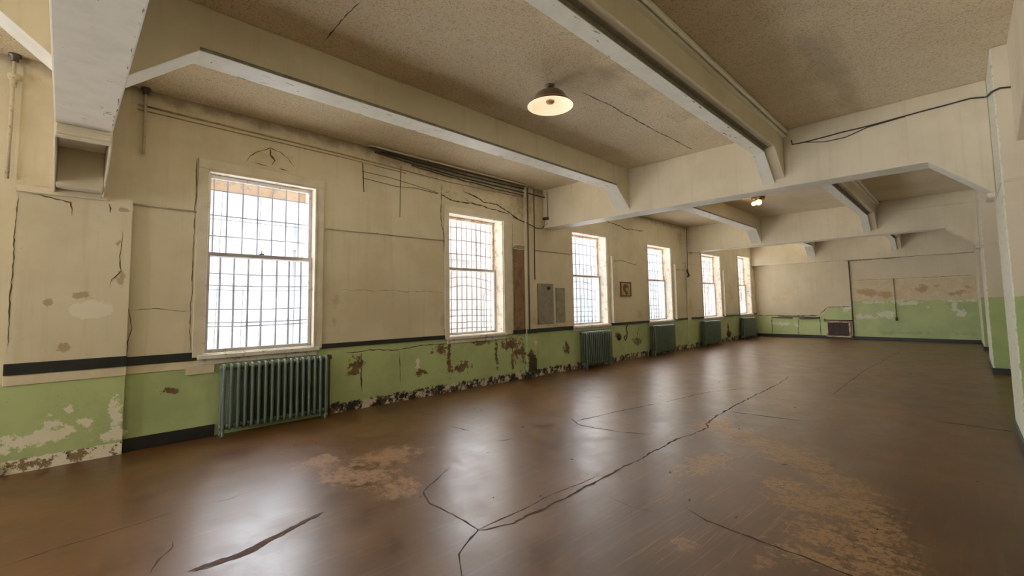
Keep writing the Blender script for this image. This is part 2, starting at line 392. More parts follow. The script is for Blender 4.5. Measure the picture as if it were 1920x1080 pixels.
# ------------------------------------------------------------------ shell
f = MB(); f.box(-TH, RW + .3, BACK - .3, FAR + .3, -.2, 0)
def fp(l): return [(a, b, 0) for a, b in l]
up = (0, 0, 1)
F1 = [(4.26, 2.16), (4.36, 2.41), (4.37, 2.76), (4.37, 3.66), (4.37, 4.3), (4.33, 5.07), (4.40, 5.89), (4.31, 6.05), (4.24, 6.98), (4.21, 8.22), (4.19, 9.85)]
for pth, w in [(F1, .022), ([(4.26, 2.16), (4.27, 2.5), (4.26, 2.99), (4.32, 3.61)], .010),
               ([(3.1, 2.8), (3.29, 2.51), (3.42, 2.28), (3.65, 2.17), (3.94, 2.19), (4.26, 2.17), (4.32, 2.01), (4.41, 1.87), (4.54, 1.79), (4.61, 1.75), (4.68, 1.6)], .013),
               ([(2.44, -.22), (2.38, .02), (2.37, .28), (2.3, .7)], .010), ([(3.22, .44), (3.06, .49), (2.93, .59), (2.85, .6)], .014),
               ([(2.83, 5.1), (3.14, 4.92), (3.68, 4.97), (4.04, 5.15)], .018), ([(2.96, 5.01), (3.14, 6.14), (3.29, 6.86)], .016),
               ([(5.17, 3.51), (5.37, 3.42), (5.56, 3.4), (5.79, 3.37), (6.0, 3.35), (6.14, 3.33), (6.4, 3.28)], .014), ([(5.13, 9.31), (5.12, 12.99), (5.34, 18.22)], .009),
               ([(4.63, 3.27), (4.86, 3.24), (5.09, 3.28)], .008), ([(1.91, 3.71), (2.26, 3.74)], .02), ([(2.82, 3.68), (2.91, 3.91)], .02), ([(2.33, .98), (2.32, 1.12)], .02),
               ([(3.3, 6.9), (3.5, 8.2), (3.9, 9.0)], .014), ([(4.19, 9.85), (4.1, 11.0)], .014), ([(4.61, 1.75), (4.8, 1.55)], .022)]:
    f.ribbon(fp(pth), w, up, 1, .0012, w * .7)
f.ribbon(fp([(6.35, 4.04), (6.59, 4.0), (6.8, 3.96), (7.1, 3.9)]), .006, up, 3, .0012, .006)
f.ribbon(fp([(4.26, 6.95), (5.2, 7.04)]), .026, up, 1, .0012, .002); f.ribbon(fp([(6.43, 8.14), (6.69, 8.16), (7.17, 8.11)]), .03, up, 1, .0012, .003)
for k in range(9):
    o_ = random.uniform(-.03, .03); a_ = random.uniform(0, .25); b_ = random.uniform(.6, 1)
    g = [Vector((3.37, .60)), Vector((3.38, .88)), Vector((3.29, 1.1)), Vector((3.16, 1.45))]
    f.ribbon([(p.x + o_ * (1 - abs(i - 1.2) / 3), p.y + a_ * .3, 0) for i, p in enumerate(g)][: (3 if b_ < .75 else 4)], .016, up, 2, .0012 + k * 1e-4, .012, .03)
for k in range(46):                                                     # long light scratches
    x = random.uniform(4.75, 5.75); y = random.uniform(2.2, 4.0); l = random.uniform(.2, 1.1); f.ribbon([(x, y, 0), (x + l * .07 + random.uniform(-.02, .02), y + l, 0)], random.uniform(.002, .0045), up, 4, .001, .002, .1)
for k in range(150):                                                    # chips and crumbs of paint trodden into the floor
    a_ = random.uniform(1.2, 6.9); b_ = random.uniform(.6, 8.5) if k % 3 else random.uniform(2, 16); q = random.uniform(.006, .022) * (1 + b_ / 12); f.ribbon([(a_, b_, 0), (a_ + random.uniform(-2, 2) * q, b_ + random.uniform(.5, 2) * q, 0)], q, up, 1 if k % 4 else 4, .001, .003, .01)
struct(f.build('floor', [M['floor'], M['crack'], M['gouge'], M['seam'], M['scratch']], fix=False), 'worn glossy brown floor with long cracks', 'floor')

c = MB(); c.box(-TH, RW + .3, BACK - .3, FAR + .3, H, H + .25)
for pth, w in [([(3.58, 4.51), (3.62, 5.05), (3.6, 5.94), (3.64, 7.68)], .016), ([(3.3, 1.73), (2.9, 1.72), (2.49, 1.74)], .010), ([(3.3, 9.0), (3.5, 11.5)], .02)]:
    c.ribbon([(a, b, H) for a, b in pth], w, (0, 0, -1), 1, .002, .008)
struct(c.build('ceiling', [M['ceil'], M['crack']], fix=False), 'stippled tan ceiling', 'ceiling')

w = MB(); ys = sorted(WIN, key=lambda q: q[0]); prev = BACK - .3
for (y0, y1, z0, z1, xs) in ys:
    w.box(-TH, 0, prev, y0, 0, H); w.box(-TH, 0, y0, y1, 0, z0); w.box(-TH, 0, y0, y1, z1, H); prev = y1
w.box(-TH, 0, prev, FAR + .3, 0, H)
nx = (1, 0, 0)
def wr(l, wd, x=0.0, mi=1, j=.010): w.ribbon(W(l, x), wd, nx, mi, .002, j, .04)
wr([(1.14, 3.54), (1.14, 3.23), (1.13, 2.4), (1.13, 1.73), (1.13, 1.07)], .008, j=.007)
wr([(.55, 1.6), (.82, 1.61), (1.14, 1.57)], .006); wr([(3.06, 1.87), (3.89, 1.86), (5.11, 1.85)], .006, mi=2)
wr([(1.68, 3.59), (1.75, 3.7), (1.88, 3.81), (2.0, 3.88), (2.13, 3.84), (2.24, 3.77), (2.33, 3.67)], .010); wr([(2.0, 3.87), (1.99, 3.77), (2.04, 3.7), (2.02, 3.62)], .035, j=.02)
wr([(2.12, 3.60), (2.25, 3.58)], .022); wr([(1.75, 3.62), (1.98, 3.60)], .01)
wr([(4.98, 3.9), (4.96, 3.4), (4.96, 3.23), (5.0, 3.03), (5.07, 2.13), (5.04, 1.33), (5.03, 1.05)], .015, j=.008)
wr([(4.92, 3.71), (5.23, 3.61), (5.72, 3.64), (6.22, 3.6), (6.77, 3.55)], .022); wr([(5.5, 3.83), (5.85, 3.78), (6.03, 3.7), (6.39, 3.71), (6.77, 3.57), (7.1, 3.45)], .026)
for k in range(26):                                                     # crazed plaster above the second window
    a_ = random.uniform(5.0, 6.75); z_ = random.uniform(3.60, 3.80); wr([(a_, z_), (a_ + random.uniform(.05, .18), z_ + random.uniform(-.07, .07))], .012, mi=1, j=.015)
wr([(5.0, 3.25), (5.12, 3.15)], .02)
wr([(3.07, .89), (3.42, .9), (4.08, .87), (4.87, .9), (5.49, .91), (6.25, .84)], .013); wr([(3.4, .88), (3.4, .64), (3.41, .25)], .02); wr([(4.08, .87), (4.09, .6), (4.11, .3)], .013)
wr([(10.69, 2.75), (11.24, 2.8), (12.04, 2.72), (12.1, 2.85)], .014); wr([(11.9, .5), (12.1, .9)], .02); wr([(11.6, .55), (12.1, .55)], .02)
wr([(14.5, 2.72), (15.6, 2.7)], .014); wr([(18.9, 1.0), (18.9, .4)], .012, mi=2); wr([(.52, 2.85), (.49, 2.3), (.5, 1.9), (.56, 1.4), (.54, 1.1)], .008)
wr([(6.7, .95), (6.9, .3)], .02); wr([(9.1, 3.85), (10.2, 3.9), (11.6, 3.75), (12.6, 3.8)], .02); wr([(10.6, 3.5), (10.58, 2.0), (10.6, 1.1)], .02, mi=2)
wr([(6.86, 3.4), (6.85, 2.0), (6.86, 1.08)], .014, mi=2)
struct(w.build('wall_left', [M['left'], M['wcrack'], M['seam']], fix=False), 'long window wall, cream above flaking green', 'wall')

w = MB(); w.box(-TH, RW + .3, FAR, FAR + .3, 0, H)
def yr(l, wd, mi=1, y=FAR, j=.008): w.ribbon([(a, y, b) for a, b in l], wd, (0, -1, 0), mi, .003, j, .06)
yr([(.62, .87), (.62, .06)], .03); yr([(1.66, .9), (1.63, .02)], .02); yr([(.62, .87), (1.5, .90)], .02); yr([(2.45, .95), (2.45, .05)], .022)
yr([(2.45, .95), (2.55, 1.1), (2.75, 1.29), (3.1, 1.31), (3.56, 1.33)], .022); yr([(-.0, .94), (1.5, .93), (2.45, .95)], .035)
yr([(3.6, 2.37), (7.14, 2.40)], .014, 2); yr([(3.4, 3.18), (5.2, 3.2), (7.12, 3.22)], .03); yr([(4.95, 2.38), (4.95, 2.3)], .02)
struct(w.build('wall_far', [M['far'], M['wcrack'], M['seam']], fix=False), 'end wall, stained cream above green', 'wall')

w = MB(); w.box(RW, RW + .3, BACK - .3, FAR + .3, 0, H)
struct(w.build('wall_right', [M['col']]), 'right wall, cream above green', 'wall')
# unseen wall behind the camera; its two windows are added to light the beams
BW = [(.7, 2.5), (3.1, 4.6)]
w = MB(); prev = -TH
for a, b in BW:
    w.box(prev, a, BACK - .3, BACK, 0, H); w.box(a, b, BACK - .3, BACK, 0, .9); w.box(a, b, BACK - .3, BACK, 3.6, H); prev = b
w.box(prev, RW + .3, BACK - .3, BACK, 0, H)
struct(w.build('wall_back', [M['plain']]), 'unseen back wall with two windows added for light', 'wall')

# left wall pilasters
p = MB(); p.box(0, .075, -.39, .525, 0, 2.87); p.box(0, .035, -.40, .53, 2.87, H)
p.box(0, .095, -.39, .30, 2.83, 2.895, 2)
def pr(l, wd, j=.012): p.ribbon(W(l, .075), wd, nx, 1, .002, j, .04)
pr([(-.375, 2.8), (-.37, 2.6), (-.375, 2.32), (-.38, 1.73), (-.38, 1.26)], .009, .008); pr([(-.30, 2.83), (-.1, 2.80), (.02, 2.78), (.025, 2.62)], .013); pr([(.32, 2.80), (.33, 2.70)], .03)
pr([(.36, 1.85), (.37, 1.95), (.45, 2.05), (.44, 2.5)], .008)
struct(p.build('pilaster', [M['left'], M['wcrack'], M['bandc']], bevel=0, fix=False), 'broad cream pilaster below the nearest beam', 'pilaster')
p = MB(); p.box(0, .07, 7.20, 7.50, 0, H)
struct(p.build('pilaster', [M['left']], bevel=.01), 'narrow pilaster right of the second window', 'pilaster')
p = MB(); p.box(0, .05, 15.40, 15.65, 0, H)
struct(p.build('pilaster', [M['left']], bevel=.01), 'shallow pilaster under the second far crossbeam', 'pilaster')

# dado rails, bands, skirtings
def trim(y0, y1, z0, z1, d, mat, label, x0=0.0, name='trim_1'):
    o = MB().box(x0, x0 + d, y0, y1, z0, z1).build(name, M[mat], bevel=.006); return struct(o, label, 'trim')
n_ = [0]
def tname(): n_[0] += 1; return 'trim_%d' % n_[0]
trim(-.40, .535, .97, 1.085, .022, 'black', 'black rail across the broad pilaster', .075, tname())
trim(-.40, .535, .865, .962, .012, 'bandc', 'cream band below the black rail on the broad pilaster', .075, tname())
trim(.535, 1.20, .965, 1.065, .025, 'black', 'black rail between pilaster and nearest window', 0, tname())
trim(.535, 1.40, .865, .96, .012, 'bandc', 'cream band left of the nearest radiator', 0, tname())
trim(1.10, 1.40, .79, .90, .02, 'bandc', 'cream block at the left end of the nearest radiator', 0, tname())
trim(2.76, 5.03, .985, 1.055, .025, 'black', 'black rail between first and second windows', 0, tname())
trim(6.80, 7.20, .97, 1.06, .03, 'black', 'short black rail left of the narrow pilaster', 0, tname())
trim(7.19, 7.51, .97, 1.06, .03, 'black', 'black rail wrapping the narrow pilaster', .07, tname())
trim(7.50, 8.90, .97, 1.06, .03, 'black', 'black rail under the grey wall boards', 0, tname())
trim(10.55, 12.70, .99, 1.06, .03, 'black', 'black rail under the framed drawing', 0, tname())
trim(14.35, 16.78, .99, 1.06, .03, 'black', 'black rail between fourth and fifth windows', 0, tname())
trim(18.66, 20.55, .99, 1.06, .03, 'black', 'black rail between the two farthest windows', 0, tname())
trim(22.25, FAR, .99, 1.06, .03, 'black', 'black rail in the far corner', 0, tname())
struct(MB().box(0, .02, .535, 1.42, 0, .145).build('baseboard_left', M['black'], bevel=.005), 'black baseboard left of the nearest radiator', 'baseboard')
struct(MB().box(0, 7.15, FAR - .02, FAR, 0, .12).build('baseboard_far', M['black'], bevel=.005), 'black baseboard along the end wall', 'baseboard')
b = MB()
for (y0, y1) in ((6.9, 8.3), (14.0, 16.05), (19.9, FAR)): b.box(7.13, 7.15, y0 + .02, y1, 0, .12); b.box(7.13, RW, y0 - .02, y0, 0, .12)
struct(b.build('baseboard_right', M['black'], bevel=.004), 'black baseboard round the right piers', 'baseboard')
struct(MB().box(.05, .11, -.40, -.39, 0, .12).build('baseboard_left', M['black']), 'black baseboard end left of the broad pilaster', 'baseboard')

# right piers
for k, (y0, y1, lab) in enumerate(((6.9, 8.3, 'nearest right pier, cream over green'), (14.0, 16.05, 'middle right pier, cream over green'), (19.9, FAR, 'farthest right pier meeting the end wall'))):
    m = MB(); m.box(7.15, RW, y0, y1, 0, H)
    if k == 0: m.box(7.138, RW, y0 - .012, y1, 2.79, 2.815)
    if k == 1: m.box(7.135, RW, y0 - .015, y1, 2.74, 2.78)
    struct(m.build('column', M['col'], bevel=.012), lab, 'column')
# edge beam along the right wall with a haunch onto the first pier
m = MB(); m.prism([(BACK, H), (6.9, H), (6.9, 3.20), (4.6, 3.60), (BACK, 3.60)], 0, 7.275, RW)
struct(m.build('ceiling_beam', M['beam'], bevel=.01), 'edge beam along the right wall', 'beam')

# crossbeams
ZC = 3.36
def crossbeam(y0, y1, label, poly=None):
    poly = poly or [(0, ZC), (6.58, ZC), (7.15, 2.84), (7.15, H), (0, H)]
    m = MB(); m.prism(poly, 1, y0, y1); return m
m = crossbeam(7.87, 8.27, '')
m.box(7.07, 7.15, 7.85, 8.27, 2.80, 2.86)
struct(m.build('ceiling_beam', M['beamw'], bevel=.012), 'first full crossbeam beyond the lamp', 'beam')
m = crossbeam(15.67, 16.07, ''); m.box(7.07, 7.15, 15.65, 16.07, 2.80, 2.86); m.box(5.05, 7.15, 15.655, 15.67, 3.92, 3.94)
struct(m.build('ceiling_beam', M['beamw'], bevel=.012), 'second crossbeam, beyond the bare bulbs', 'beam')
m = crossbeam(22.45, FAR, '', [(0, 3.20), (7.15, 3.20), (7.15, H), (0, H)])
struct(m.build('ceiling_beam', M['beam'], bevel=.012), 'crossbeam against the end wall', 'beam')
# near crossbeam: its wall end opens into a hollow haunch
m = MB(); m.prism([(.95, ZC), (6.58, ZC), (7.15, 2.84), (RW, 2.84), (RW, H), (.95, H)], 1, -.13, .28)
m.box(0, .95, -.13, .28, 3.62, H)
ck = [(0, 2.86), (.10, 2.86), (.93, 3.20), (.95, 3.26), (.95, 3.70), (0, 3.70)]
m.prism(ck, 1, -.13, -.108); m.prism(ck, 1, .258, .28)
m.box(.915, .955, -.125, .275, 3.225, 3.38); m.box(.93, .968, -.118, .268, 3.255, 3.285); m.box(.93, .972, -.118, .268, 3.325, 3.352)
m.box(0, .28, -.108, .258, 2.9, 3.62); m.box(.28, .93, -.108, .258, 3.31, 3.62)
dn = (0, 0, -1)
for l, wd in (([(1.665, .145), (1.638, .177), (1.605, .158)], .012), ([(1.536, .178), (1.552, .245)], .008), ([(1.487, .191), (1.589, .236)], .008), ([(1.433, .183), (1.432, .216)], .008), ([(1.433, .19), (1.52, .185)], .006), ([(1.50, .20), (1.51, .245)], .02)):
    m.ribbon([(a, b, ZC) for a, b in l], wd, dn, 1, .002, .003, .02)
for k in range(26):
    x = random.uniform(1.1, 4.2); m.ribbon([(x, random.uniform(.255, .268), ZC), (x + random.uniform(.02, .09), random.uniform(.255, .268), ZC)], random.uniform(.006, .018), dn, 1, .0022, .004, .02)
struct(m.build('ceiling_beam', [M['beamw'], M['grime'], M['wcrack']], bevel=.014), 'nearest crossbeam overhead with a hollow bracket at the wall', 'beam')
m = MB(); m.prism([(0, ZC), (6.58, ZC), (7.15, 2.84), (RW, 2.84), (RW, H), (0, H)], 1, BACK, BACK + .3)
struct(m.build('ceiling_beam', M['beamw']), 'crossbeam against the back wall', 'beam')

# joists: haunched where they meet the crossbeams
ZL = 3.84
def joist(x0, xs, x1, ya, yb, label, mould=False, dz=.0, hz=.40):
    m = MB(); zl = ZL + dz; h = .47
    def prof(z, e): return [(ya, z - hz), (ya + h, z), (yb - h, z), (yb, z - hz), (yb, H), (ya, H)]
    if mould:
        m.prism(prof(zl, 0), 0, x0, xs); m.prism(prof(zl + .055, 0), 0, xs, x1, 1); m.box(xs, xs + .006, ya + h, yb - h, zl + .006, zl + .052, 2)
        m.box(xs, xs + .06, ya + h, yb - h, zl + .045, zl + .056, 2)
    else:
        m.prism(prof(zl, 0), 0, x0, x1); m.box(x1, x1 + .018, ya + h, yb - h, zl - .003, zl + .028, 2)
    if mould:
        m.box(x1, x1 + .05, ya, yb, 4.135, 4.16); m.box(x1, x1 + .03, ya, yb, 4.16, 4.20); m.tube([(x1 + .055, ya, 4.215), (x1 + .055, yb, 4.215)], .03, 8)
    for k in range(34):
        y = random.uniform(ya + .6, yb - .6); x = random.choice((xs - .02, random.uniform(x0 + .02, xs - .02), x0 + .015)); m.ribbon([(x, y, zl), (x + random.uniform(-.015, .015), y + random.uniform(.02, .12), zl)], random.uniform(.006, .022), (0, 0, -1), 2, .002, .005, .02)
    struct(m.build('ceiling_beam', [M['beamw'], M['beam'], M['grime']], bevel=.008), label, 'beam')
bays = [(BACK + .3, -.13, 'behind the camera'), (.28, 7.87, 'in the nearest bay'), (8.27, 15.67, 'in the middle bay'), (16.07, 22.45, 'in the farthest bay')]
for k, (ya, yb, tx) in enumerate(bays):
    dx = (0, 0, .12, .25)[k]; dx2 = (0, 0, .30, .30)[k]
    joist(1.97 + dx, 2.20 + dx, 2.27 + dx, ya, yb, 'long ceiling joist nearer the windows ' + tx)
    joist(4.65 + dx2, 4.82 + dx2, 4.96 + dx2, ya, yb, 'long ceiling joist on the right ' + tx, True)

# ------------------------------------------------------------------ windows
def make_window(i, spec, label):
    y0, y1, z0, z1, xs = spec; zm = 2.315; first = i == 1
    root = empty('window_%d' % i, (0, (y0 + y1) / 2, z0)); struct(root, label, 'window')
    # lining of the reveal
    m = MB(); t_ = .018
    m.box(-TH, .004, y0, y0 + t_, z0, z1); m.box(-TH, .004, y1 - t_, y1, z0, z1); m.box(-TH, .004, y0, y1, z1 - t_, z1); m.box(-TH, .004, y0, y1, z0, z0 + t_)
    part(m, 'reveal_lining', M['reveal'], root)
    # casing boards round the opening
    m = MB()
    if first: L_, R_, T_, d = .115, .10, .125, .03
    elif i == 2: L_, R_, T_, d = .10, .245, .12, .03
    else: L_, R_, T_, d = .05, .12, .05, .02
    m.box(0, d, y0 - L_, y0, z0 - .02, z1); m.box(0, d, y1, y1 + R_, z0 - .02, z1); m.box(0, d, y0 - L_, y1 + R_, z1, z1 + T_)
    if first: m.box(-.01, d + .008, y0 + .001, y1, z1 - .03, z1 - .001); m.box(-.01, d + .008, y1 - .03, y1 - .001, z0, z1 - .031)
    part(m, 'casing', M['casing'], root, bevel=.005)
    if i in (3, 4, 5):
        part(MB().box(0, .10, y1 + .13, y1 + .17, z0 + .02, z0 + 1.85).box(0, .045, y1 + .17, y1 + .3, z0 + .02, z0 + 1.85), 'side_board', M['casing'], root, bevel=.005)
    # sill
    part(MB().box(-TH + .06, .075 if i != 2 else .05, y0 - .06, y1 + .05, z0 - .05, z0 + .006).box(0, .02, y0 - .05, y1 + .03, z0 - .12, z0 - .05), 'sill', M['sill'], root, bevel=.008)
    # sashes: the upper one runs outside the lower one
    for nm, za, zb, x, sw in (('upper_sash', zm - .03, z1 - .02, xs - .05, .04), ('lower_sash', z0 + .01, zm + .03, xs, .045)):
        m = MB(); a, b = y0 + .02, y1 - .02
        rail = .05
        m.box(x, x + .04, a, a + sw, za, zb); m.box(x, x + .04, b - sw, b, za, zb); m.box(x, x + .04, a + sw, b - sw, za, za + rail); m.box(x, x + .04, a + sw, b - sw, zb - rail, zb)
        s = part(m, nm, M['sash'] if nm == 'lower_sash' else M['rust' if not first else 'sash'], root, bevel=.004)
        g = MB().box(x + .017, x + .022, a + sw, b - sw, za + rail, zb - rail).build('pane', M['pane'], s); g.matrix_parent_inverse = Matrix.Translation(-Vector(root.location)) if False else Matrix()
    if first:
        part(MB().box(-TH - .02, -TH + .06, y0 - .1, y1 + .1, 3.24, z1), 'outer_lintel', M['lintel'], root)
        m = MB(); ym = 1.94; m.box(xs + .04, xs + .075, ym - .03, ym + .03, zm + .03, zm + .045); m.tube([(xs + .06, ym, zm + .045), (xs + .06, ym, zm + .09)], .006); part(m, 'sash_catch', M['brass'], root)
    # security grille
    m = MB(); xg = xs - .10
    def bar(y, za, zb, r): m.tube([(xg, y, za), (xg, y, zb)], r, 6)
    def cross(z, ya, yb, r, sag=0, xo=0):
        k = 9; m.tube([(xg + xo, ya + (yb - ya) * q / k, z + sag * math.sin(PI * q / k) + random.uniform(-1, 1) * .004 * (not first)) for q in range(k + 1)], r, 5)
    if first:
        for y in (1.38, 1.54, 1.73, 1.92, 2.11, 2.30, 2.48): bar(y, zm, z1, .0105)
        for y in (1.48, 1.645, 1.82, 1.995, 2.19, 2.36, 2.53): bar(y, z0, zm, .0145)
        for z in (3.20, 2.86, 2.81, 2.58): cross(z, y0, y1, .0095 if z != 2.81 else .005)
        for z in (2.08, 1.92, 1.86, 1.60, 1.42, 1.37): cross(z, y0, y1,   .0085 if z != 1.86 else .005, -.012)
        for y, za, zb in ((1.47, zm, 3.2), (1.95, zm, 3.2), (1.75, z0, 1.9), (1.98, z0, zm), (1.44, z0, 1.9), (2.44, z0, zm)): m.tube([(xg - .03, y, za), (xg - .03, y + .02, zb)], .004, 5)
        mat = M['bar']
    else:
        nb = {2: 11, 3: 9, 4: 9, 5: 6, 6: 5}.get(i, 9)
        for q in range(nb):
            y = y0 + (y1 - y0) * (q + .55 + random.uniform(-.08, .08)) / nb; bar(y, z0, z1, .0115 if q % 4 != 3 else .016)
        for z in (3.16, 2.90, 2.62): cross(z, y0, y1, .0125, .02)
        for q, z in enumerate((2.08, 1.90, 1.70, 1.49, 1.37, 1.24, 1.12)): cross(z, y0, y1, .0095, .10 if q < 2 else .02)
        mat = M['bar'] if i in (3, 4) else M['rbar']
    part(m, 'security_grille', mat, root)
    return root
labs = ['nearest barred sash window, above the wide radiator', 'second barred window, left of the brown board', 'third barred window, left of the framed drawing', 'fourth barred window, right of the framed drawing',
        'fifth barred window, rust-streaked frame', 'farthest window, overgrown with dead vines', 'barred window behind the camera', 'last barred window behind the camera']
for i, s in enumerate(WIN): make_window(i + 1, s, labs[i])
for k, (a, b_) in enumerate(BW):  # sashes for the light-giving openings added in the back wall
    root = empty('window_%d' % (9 + k), ((a + b_) / 2, BACK, .9)); struct(root, 'sash window added in the unseen back wall for light', 'window')
    m = MB()
    for z in (.9, 2.22, 3.55): m.box(a, b_, BACK - .17, BACK - .12, z, z + .05)
    for x in (a, (a + b_) / 2 - .02, b_ - .05): m.box(x, x + .05, BACK - .17, BACK - .12, .9, 3.6)
    part(m, 'sash', M['sash'], root); part(MB().box(a + .05, b_ - .05, BACK - .147, BACK - .142, .95, 3.55), 'pane', M['pane'], root)

# ------------------------------------------------------------------ radiators
def section_mesh():
    m = MB(); zt, zb = .885, .085; xa, xb = -.065, .065; r = .0195
    path = []
    for k in range(7): a = PI / 2 * k / 6; path.append((xb - .045 + .045 * math.sin(a), 0, zt - .045 + .045 * math.cos(a)))
    for k in range(7): a = PI / 2 * k / 6; path.append((xb - .045 + .045 * math.cos(a), 0, zb + .045 - .045 * math.sin(a)))
    for k in range(7): a = PI / 2 * k / 6; path.append((xa + .045 - .045 * math.sin(a), 0, zb + .045 - .045 * math.cos(a)))
    for k in range(7): a = PI / 2 * k / 6; path.append((xa + .045 - .045 * math.cos(a), 0, zt - .045 + .045 * math.sin(a)))
    m.tube(path, r, 10, closed=True); m.tube([(0, 0, zb), (0, 0, zt)], .019, 10)
    m.tube([(0, -.0405, zt - .035), (0, .0405, zt - .035)], .033, 12); m.tube([(0, -.0405, zb + .03), (0, .0405, zb + .03)], .033, 12)
    return m
SEC = None
def radiator(y0, y1, xc, label, pipe_end=1):
    global SEC
    n = max(3, round((y1 - y0) / .0795)); root = empty('radiator', (xc, (y0 + y1) / 2, 0)); tag(root, label, 'radiator', 'cast iron radiators under the windows')
    for k in range(n):
        if SEC is None: SEC = section_mesh().build('section', M['rad'], root); o = SEC
        else: o = SEC.copy(); C.objects.link(o); o.parent = root
        o.location = (0, (k - (n - 1) / 2) * (y1 - y0) / n, 0); 
    L2 = (y1 - y0) / 2
    for sy in (-1, 1):
        yy = sy * (L2 - .04)
        m = MB(); 
        for x in (-.055, .055): m.tube([(x, yy, 0), (x * .9, yy, .03), (x * .8, yy, .10)], [.026, .018, .020], 8)
        m.build('foot', M['rad'], root)
    m = MB(); yy = pipe_end * (L2 + .05); m.tube([(-.05, pipe_end * L2, .85), (-.05, yy, .85), (-.05, yy, .80), (-.05, yy, 0)], .013, 8); m.build('riser_pipe', M['dpipe'], root)
    m = MB(); m.tube([(-.05, yy - .02, .85), (-.05, yy + .03, .85)], .022, 10); m.lathe([(0, 0), (.03, 0), (.03, .02), (0, .02)], (-.05, yy, .875), 10); m.build('valve', M['dpipe'], root)
    return root
radiator(1.43, 2.80, .135, 'wide green radiator under the nearest barred window')
radiator(9.12, 10.30, .16, 'green radiator below the window left of the drawing', -1)
radiator(12.62, 13.98, .16, 'green radiator below the window right of the drawing', -1)
radiator(16.35, 17.8, .16, 'green radiator below the rust-streaked fifth window', -1)
radiator(20.35, 21.95, .16, 'farthest green radiator, below the vine-grown window', -1)

# ------------------------------------------------------------------ lamps
root = empty('pendant_lamp', (3.42, 4.09, H)); tag(root, 'lit bronze dome lamp hanging from the nearest ceiling bay', 'ceiling lamp')
cx, cy = 3.42, 4.09
part(MB().lathe([(0, 0), (.055, 0), (.06, -.01), (.045, -.025), (0, -.03)], (cx, cy, H), 24), 'ceiling_plate', M['brass'], root)
part(MB().tube([(cx, cy, H - .02), (cx, cy, H - .085)], .014, 10).lathe([(.014, -.045), (.028, -.05), (.028, -.075), (.014, -.08)], (cx, cy, H), 16), 'stem', M['brass'], root)
prof = [(.0, -.066), (.05, -.068), (.10, -.078), (.145, -.098), (.178, -.126), (.198, -.160), (.212, -.188), (.232, -.212), (.262, -.240), (.286, -.262)]
part(MB().lathe(prof + [(.283, -.266), (.258, -.246), (.228, -.218), (.207, -.194), (.193, -.166), (.173, -.132), (.14, -.104), (.095, -.086), (.05, -.075), (0, -.073)], (cx, cy, H), 48), 'shade', M['shade'], root)
part(MB().lathe([(.277, -.263), (.25, -.243), (.21, -.222), (.15, -.206), (.09, -.200), (0, -.198)], (cx, cy, H), 48), 'diffuser', M['glowA'], root)
part(MB().lathe([(0, -.196), (.052, -.198), (.052, -.212), (.042, -.224), (0, -.228)], (cx, cy, H), 24), 'finial', M['nub'], root)
def twin(x, y, label):
    root = empty('ceiling_light', (x, y, H)); tag(root, label, 'ceiling lamp')
    part(MB().lathe([(0, 0), (.16, 0), (.15, -.04), (.09, -.06), (.07, -.10), (0, -.10)], (x, y, H), 24).box(x - .05, x + .17, y - .12, y - .06, H - .10, H - .07), 'holder', M['shade'], root)
    for dx, dy, r in ((.04, -.10, .075), (-.10, -.02, .055)):
        pr_ = [(.0, -r)] + [(r * math.sin(a), -r * math.cos(a)) for a in [PI * q / 10 for q in range(1, 10)]] + [(0, r)]
        part(MB().lathe(pr_, (x + dx, y + dy, H - .15), 16), 'bulb', M['glowB'], root)
twin(3.24, 12.55, 'bare bulbs in a dark holder on the middle bay ceiling')

# ------------------------------------------------------------------ pipes, cables and fittings
def pipe_drop(y, z1, label, coupling, x=.06):
    root = empty('ceiling_drop_pipe', (x, y, z1)); tag(root, label, 'pipe')
    part(MB().tube([(x, y, H), (x, y, z1)], .016, 10), 'pipe', M['pipe'], root)
    part(MB().lathe([(0, 0), (.05, 0), (.05, -.02), (.03, -.03), (.03, -.07), (.016, -.075)], (x, y, H), 16), 'flange', M['brass'], root)
    if coupling: part(MB().lathe([(.016, .05), (.045, .04), (.045, -.01), (.028, -.02), (.028, -.09), (.016, -.1)], (x, y, 4.0), 16), 'coupling', M['pipe'], root)
pipe_drop(-.46, 2.95, 'painted pipe dropping down the wall left of the broad pilaster', True)
pipe_drop(.60, 3.45, 'short pipe dropping from the ceiling right of the broad pilaster', False)
def cable(name, pts, r, mat, label, cat='cable', group=None, n=6):
    return tag(MB().tube(pts, r, n).build(name, M[mat], fix=False), label, cat, group)
def sag(a, b, k=10, s=.03, j=.004):
    a, b = Vector(a), Vector(b); return [tuple(a.lerp(b, i / k) + Vector((0, random.uniform(-j, j), -s * math.sin(PI * i / k) + random.uniform(-j, j)))) for i in range(k + 1)]
cable('wall_conduit', [(.012, .53, 2.845), (.012, 1.16, 2.835)], .011, 'pipe', 'thin conduit from broad pilaster to the nearest window', 'conduit')
cable('wall_conduit', sag((.012, 2.78, 2.80), (.012, 5.06, 2.82), 10, .0, .004), .011, 'pipe', 'thin conduit between the first and second windows', 'conduit')
cable('wall_conduit', sag((.012, 6.85, 2.84), (.012, 8.95, 2.82), 8, .0, .004), .010, 'pipe', 'thin conduit above the brown board and grey boards', 'conduit')
m = MB()
m.tube([(.012, .53, 4.05), (.012, 3.03, 4.02), (.012, 5.1, 3.96), (.012, 7.2, 3.99)], .013, 6); m.tube([(.01, .53, 3.99), (.01, 3.03, 3.97), (.01, 4.2, 3.94)], .008, 6)
tag(m.build('picture_rail', M['moulding'], fix=False), 'thin rail running along the wall just below the ceiling', 'moulding')
m = MB(); m.tube([(.10, 3.42, H - .03), (.16, 3.45, H - .03), (.16, 7.1, H - .03), (.13, 7.2, H - .03)], .018, 8)
